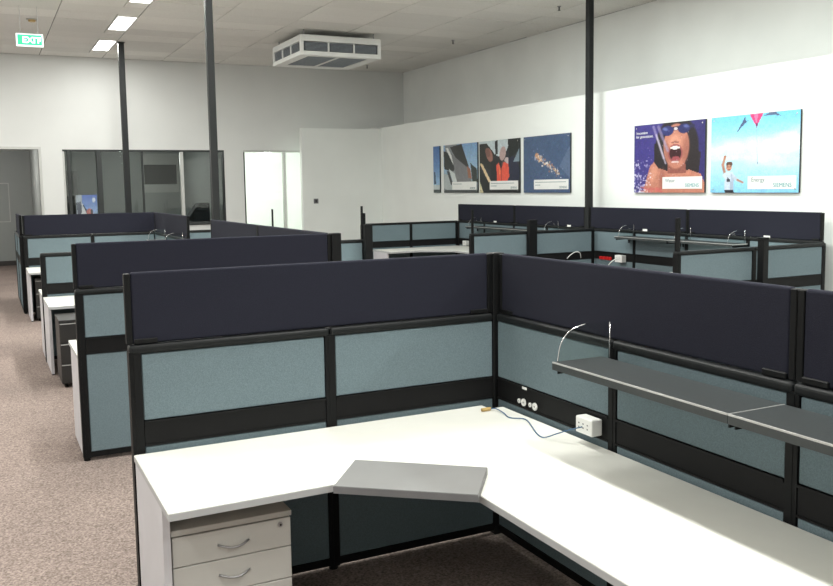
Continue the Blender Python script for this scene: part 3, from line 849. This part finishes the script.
ops = [('poly', (130, 134, 138), 1, [(.05, 0), (.4, 0), (.86, .8), (.3, .8), (.2, .4), (.04, .2)]), ('poly', (46, 46, 46), 1, [(.20, .05), (.55, .0), (.75, .45), (.8, .8), (.9, 1), (.98, .95), (.98, .5)][:5]),
       ('poly', (34, 38, 40), 1, [(0, .12), (.12, .15), (.34, .45), (.32, .55), (.2, .55), (.02, .5)]), ('poly', (214, 216, 214), 1, [(.07, .06), (.14, .06), (.36, .40), (.30, .42)]),
       ('poly', (116, 116, 120), 1, [(.22, .15), (.38, .28), (.74, .5), (.84, .82), (.42, .82), (.34, .52)]), ('poly', (150, 98, 74), 1, [(.70, .45), (.80, .52), (.84, .72), (.74, .70)]),
       ('poly', (44, 50, 46), 1, [(.80, .4), (.98, .52), (1, .8), (.86, .8)]), ('poly', (168, 176, 178), 1, [(0, .60), (.14, .62), (.26, .8), (.24, 1), (0, .9)]), ('poly', (200, 206, 206), 1, [(.16, .5), (.34, .60), (.42, .8), (.28, .78)]), ('poly', (40, 42, 44), .9, [(.1, .55), (.18, .55), (.28, .82), (.22, .84)]), ('poly', (60, 64, 66), 1, [(0, .94), (1, .94), (1, 1), (0, 1)])]
imgE = raster(84, 68, grad([(0, (120, 156, 196)), (.5, (150, 180, 206)), (1, (120, 130, 130))], 6), ops)
poster(11.865, 10.515, ZP0, ZP1, imgE, 'poster of slanting grey machinery against a light blue sky', (.26, .775, .97, .94),
       [('SIEMENS', .94, .925, .055, M_INK, 'RIGHT')], lines=((.04, .55),))
ops = [('poly', (40, 60, 90), 1, [(.1, .55), (.3, .55), (.4, .82), (.1, .82)]), ('poly', (190, 200, 200), 1, [(0, .84), (1, .84), (1, .93), (0, .93)]), ('poly', (70, 78, 80), 1, [(0, .94), (1, .94), (1, 1), (0, 1)])]
imgF = raster(20, 60, grad([(0, (66, 104, 160)), (.4, (96, 134, 186)), (.8, (150, 186, 216)), (1, (150, 186, 216))], 5), ops)
poster(12.32, 12.04, ZP0, ZP1, imgF, 'narrow blue poster strip at the far end of the poster row', None, [], studs=False)

# small print on the glass of the dark room
ops = [('poly', (176, 182, 196), 1, [(0, 0), (.28, 0), (.3, 1), (0, 1)]), ('poly', (110, 112, 126), 1, [(.0, .3), (.22, .25), (.3, 1), (.1, 1)]), ('poly', (220, 220, 226), 1, [(.28, .30), (.45, .6), (1, .8), (1, 1), (.2, 1)]), ('poly', (90, 92, 110), 1, [(.3, .4), (.36, .4), (.6, .8), (.52, .8)]),
       ('ell', (206, 132, 128), 1, (.62, .68, .16, .15)), ('ell', (70, 58, 70), 1, (.72, .66, .06, .10)), ('ell', (210, 150, 160), 1, (.78, .88, .2, .14)), ('ell', (236, 238, 245), .9, (.84, .2, .08, .1))]
imgG = raster(36, 36, grad([(0, (92, 118, 200)), (.6, (150, 176, 226)), (1, (190, 190, 210))], 5), ops)
t = poster(.208, -.208, 1.25, 1.785, imgG, 'small blue and pink picture fixed behind the glass of the dark room', None, [], x=0, studs=False, group='picture on the glass')
t.location = (-.41, YB + .112, 1.25); t.rotation_euler = (0, 0, math.pi / 2)

# ------------------------------------------------------------------ ceiling air conditioner
t = thing('ceiling_air_conditioner', 'white boxy air conditioner with grey grilles hung from the ceiling', 'air conditioner', (3.46, 11.55, 4.15), 0)
hx, hy, hh = .76, .80, .34
fr = .06
def frame_boxes():
    L = []
    for sx in (-1, 1):
        for sy in (-1, 1):
            L.append(((min(sx * hx, sx * (hx - fr)), min(sy * hy, sy * (hy - fr)), 0), (max(sx * hx, sx * (hx - fr)), max(sy * hy, sy * (hy - fr)), hh)))
    for z0, z1 in ((0, .075), (hh - .10, hh)):
        for s in (-1, 1):
            L.append(((-hx + fr, min(s * hy, s * (hy - fr)), z0), (hx - fr, max(s * hy, s * (hy - fr)), z1)))
            L.append(((min(s * hx, s * (hx - fr)), -hy + fr, z0), (max(s * hx, s * (hx - fr)), hy - fr, z1)))
    for k in (-1, 1):
        for s in (-1, 1):
            L.append(((k * .24 - .015, min(s * hy, s * (hy - fr)), .075), (k * .24 + .015, max(s * hy, s * (hy - fr)), hh - .10)))
            L.append(((min(s * hx, s * (hx - fr)), k * .24 - .015, .075), (max(s * hx, s * (hx - fr)), k * .24 + .015, hh - .10)))
    return L
boxes('casing', frame_boxes(), M_AC, t, .006)
box('top_plate', (-hx + .01, -hy + .01, hh - .02), (hx - .01, hy - .01, hh + .01), M_AC, t)
box('core', (-hx + .03, -hy + .03, .085), (hx - .03, hy - .03, hh - .11), M_GRILL2, t)
bp_ = [((-hx + fr, -hy + fr, 0.004), (-hx + .19, hy - fr, .03)), ((hx - .19, -hy + fr, .004), (hx - fr, hy - fr, .03)), ((-hx + .19, hy - .22, .004), (hx - .19, hy - fr, .03)),
       ((-hx + .19, -hy + fr, .004), (hx - .19, -hy + .16, .03)), ((-.025, -hy + .16, .004), (.025, hy - .22, .03))]
boxes('bottom_plate', bp_, M_AC, t)
for s in (-1, 1):                                   # side grilles
    for k in range(3):
        c = (k - 1) * .46
        w = .205
        boxes('grille', [((c - w, s * (hy - .016) - .004, .09 + q * .021), (c + w, s * (hy - .016) + .004, .099 + q * .021)) for q in range(7)], M_GRILL, t)
        boxes('grille', [((s * (hx - .016) - .004, c - w, .09 + q * .021), (s * (hx - .016) + .004, c + w, .099 + q * .021)) for q in range(7)], M_GRILL, t)
for s in (-1, 1):                                   # bottom grilles
    a, b = sorted((s * .03, s * (hx - .20)))
    boxes('grille', [((a, -hy + .18 + q * .06, .010), (b, -hy + .205 + q * .06, .02)) for q in range(20)], M_GRILL, t)
for sx in (-1, 1):
    for sy in (-1, 1):
        cyl('hanger_rod', (sx * (hx - .10), sy * (hy - .10), hh + .055), .012, .10, M_STEEL, t, seg=8)

# ------------------------------------------------------------------ exit sign, sprinklers, switches
t = thing('exit_sign', 'green and white exit sign hanging from the ceiling', 'sign', (-1.595, 10.5, 4.005), .0)
box('sign_case', (-.185, -.018, 0), (.185, .018, .185), M_EXITW, t, .006, 2)
box('green_face', (-.165, -.0205, .022), (.165, -.0185, .168), M_EXIT, t)
text('lettering', 'EXIT', .125, M_EXITW, t, (-.105, -.0212, .052), (1, 0, 0), (0, 0, 1), bold=.004)
boxes('arrow', [((.125, -.0225, .08), (.150, -.0208, .11)), ((.118, -.0225, .088), (.125, -.0208, .102))], M_EXITW, t)
for s in (-.12, .12): cyl('hanger_rod', (s, 0, (.185 + .592) / 2), .0022, .592 - .185, M_STEEL, t, seg=8)
t = thing('smoke_detector', 'small brownish round detector on the ceiling above the exit sign', 'detector', (-1.49, 11.57, CEIL), 0)
cyl('base', (0, 0, -.010), .085, .014, M_PED, t, seg=20)
cyl('sensor', (0, 0, -.030), .05, .028, M_TAN, t, seg=16, r2=.06)
for x, y, lab in ((5.78, 10.9, 'tiny dark sprinkler head on the ceiling above the smaller posters'), (5.8, 7.53, 'tiny dark sprinkler head on the ceiling beside the white wall service pole'), (5.6, 14.6, 'tiny dark sprinkler head on the ceiling near the far grey corner')):
    t = thing('sprinkler_head', lab, 'sprinkler', (x, y, CEIL - .003), 0, 'ceiling sprinklers')
    cyl('collar', (0, 0, -.006), .03, .010, M_STEEL, t, seg=14)
    cyl('nozzle', (0, 0, -.035), .010, .05, M_BLACK, t, seg=8)
    cyl('deflector', (0, 0, -.062), .022, .005, M_BLACK, t, seg=12)
t = thing('wall_switch', 'small grey switch plate on the end face of the white wall', 'switch', (4.44, 14.999, 1.56), 0)
box('plate', (-.055, -.012, -.055), (.055, -.001, .055), M_KEYB2, t, .003)
box('rocker', (-.02, -.016, -.03), (.02, -.0125, .03), M_DPED, t)
t = thing('wall_top_fitting', 'small pale fitting lying on top of the white wall at its inner corner', 'fitting', (5.95, 15.06, 3.2005), 0)
box('bracket_plate', (-.14, -.04, 0), (.10, .04, .012), M_WPLAST, t, .003)
tube('wire_stub', [(-.1, 0, .013), (-.04, -.01, .05), (.03, 0, .06), (.08, .01, .02)], .010, M_WPLAST, t, 8, 4)

# ------------------------------------------------------------------ behind the glass
t = thing('computer_monitor', 'bulky black monitor standing inside the dark room behind the glass', 'monitor', (1.98, 16.15, .72), 0)
bm = bmesh.new()
prof = [(-.26, .40), (-.26, .46), (.03, .84), (.26, .84), (.26, .36), (-.10, .36)]
vs = [bm.verts.new((x, -.2, z)) for x, z in prof]
f = bm.faces.new(vs)
r = bmesh.ops.extrude_face_region(bm, geom=[f])
for v in r['geom']:
    if isinstance(v, bmesh.types.BMVert): v.co.y = .2
bmesh.ops.bevel(bm, geom=bm.edges[:], offset=.012, segments=2, affect='EDGES')
link('monitor_shell', finish(bm, 'monitor_shell'), M_BLACK, t)
box('monitor_neck', (-.05, -.05, .02), (.10, .05, .36), M_BLACK, t, .006)
box('monitor_foot', (-.16, -.15, .001), (.18, .15, .02), M_BLACK, t, .006)
t = thing('meeting_table', 'grey table inside the dark room, carrying the black monitor', 'table', (1.6, 16.4, 0), 0)
box('tabletop', (-.9, -.5, .69), (.95, .5, .72), M_KEYB, t, .004)
for sx in (-.85, .87):
    for sy in (-.45, .42): box('leg', (sx, sy, 0), (sx + .05, sy + .05, .69), M_ALU, t)
t = thing('tall_cabinet', 'pale tall cabinet inside the dark room, seen through the left glass', 'cabinet', (-.50, 19.0, 0), 0)
box('body', (-.22, 0, .05), (.25, .45, 2.36), M_KEYB, t, .004)
box('door', (-.215, -.02, .06), (.013, -.001, 2.35), M_KEYB, t, .003)
box('door', (.017, -.02, .06), (.245, -.001, 2.35), M_KEYB, t, .003)
box('plinth', (-.21, .02, 0), (.24, .44, .05), M_BLACK, t)
t = thing('low_cabinet', 'dark low cabinet behind the glass beside the small picture', 'cabinet', (-.68, 16.45, 0), 0)
box('body', (-.16, 0, .04), (.12, .40, 1.76), M_DPED, t, .004)
box('door', (-.155, -.018, .05), (.115, -.001, 1.75), M_DPED, t, .003)
box('plinth', (-.15, .02, 0), (.11, .39, .04), M_BLACK, t)
t = thing('reflection_panel', 'large pale panel with a dark band, painted as a reflection in the dark room glass', 'reflection', (2.04, 20.698, 1.80), 0)  # panel paints the office reflection on the glass; no picture hangs here
box('backing', (-.50, -.03, 0), (.48, -.002, 1.05), M_WALU, t)
box('dark_band', (-.44, -.034, .22), (.42, -.031, .75), M_DPED, t)
t = thing('whiteboard', 'grey whiteboard with a thin pale frame on the wall beyond the passage', 'whiteboard', (-2.55, 20.698, 1.11), 0)
box('board', (-.9, -.02, .02), (.79, -.002, .97), M_DARKW, t)
boxes('frame', [((-.92, -.03, 0), (.81, -.002, .02)), ((-.92, -.03, .97), (.81, -.002, .99)), ((-.92, -.03, .02), (-.9, -.002, .97)), ((.79, -.03, .02), (.81, -.002, .97))], M_WALU, t)
for x, y, e, c, lab in ((4.0, 17.4, 330, (.94, 1.0, .93), 'round glowing ceiling lamp in the lit room behind the glazed door'),
                        (.8, 18.6, 26, (.95, 1.0, .97), 'round unseen fill lamp added inside the dark glazed room'),  # dark room and passage lamps are unseen, added to brighten their walls
                        (-2.6, 18.0, 60, (1.0, .98, .95), 'round unseen fill lamp added beyond the open passage')):
    t = thing('ceiling_lamp', lab, 'lamp', (x, y, 2.9), 0, 'round lamps behind the far wall')
    cyl('lamp_base', (0, 0, -.012), .22, .024, M_WPLAST, t, seg=24)
    cyl('lamp_shade', (0, 0, -.055), .17, .06, M_DIFF, t, seg=24, r2=.20)
    ld = bpy.data.lights.new('bulb', 'POINT'); ld.energy = e; ld.shadow_soft_size = .15; ld.color = c
    lo = bpy.data.objects.new('bulb', ld); COL.objects.link(lo); lo.parent = t; lo.location = (0, 0, -.28)
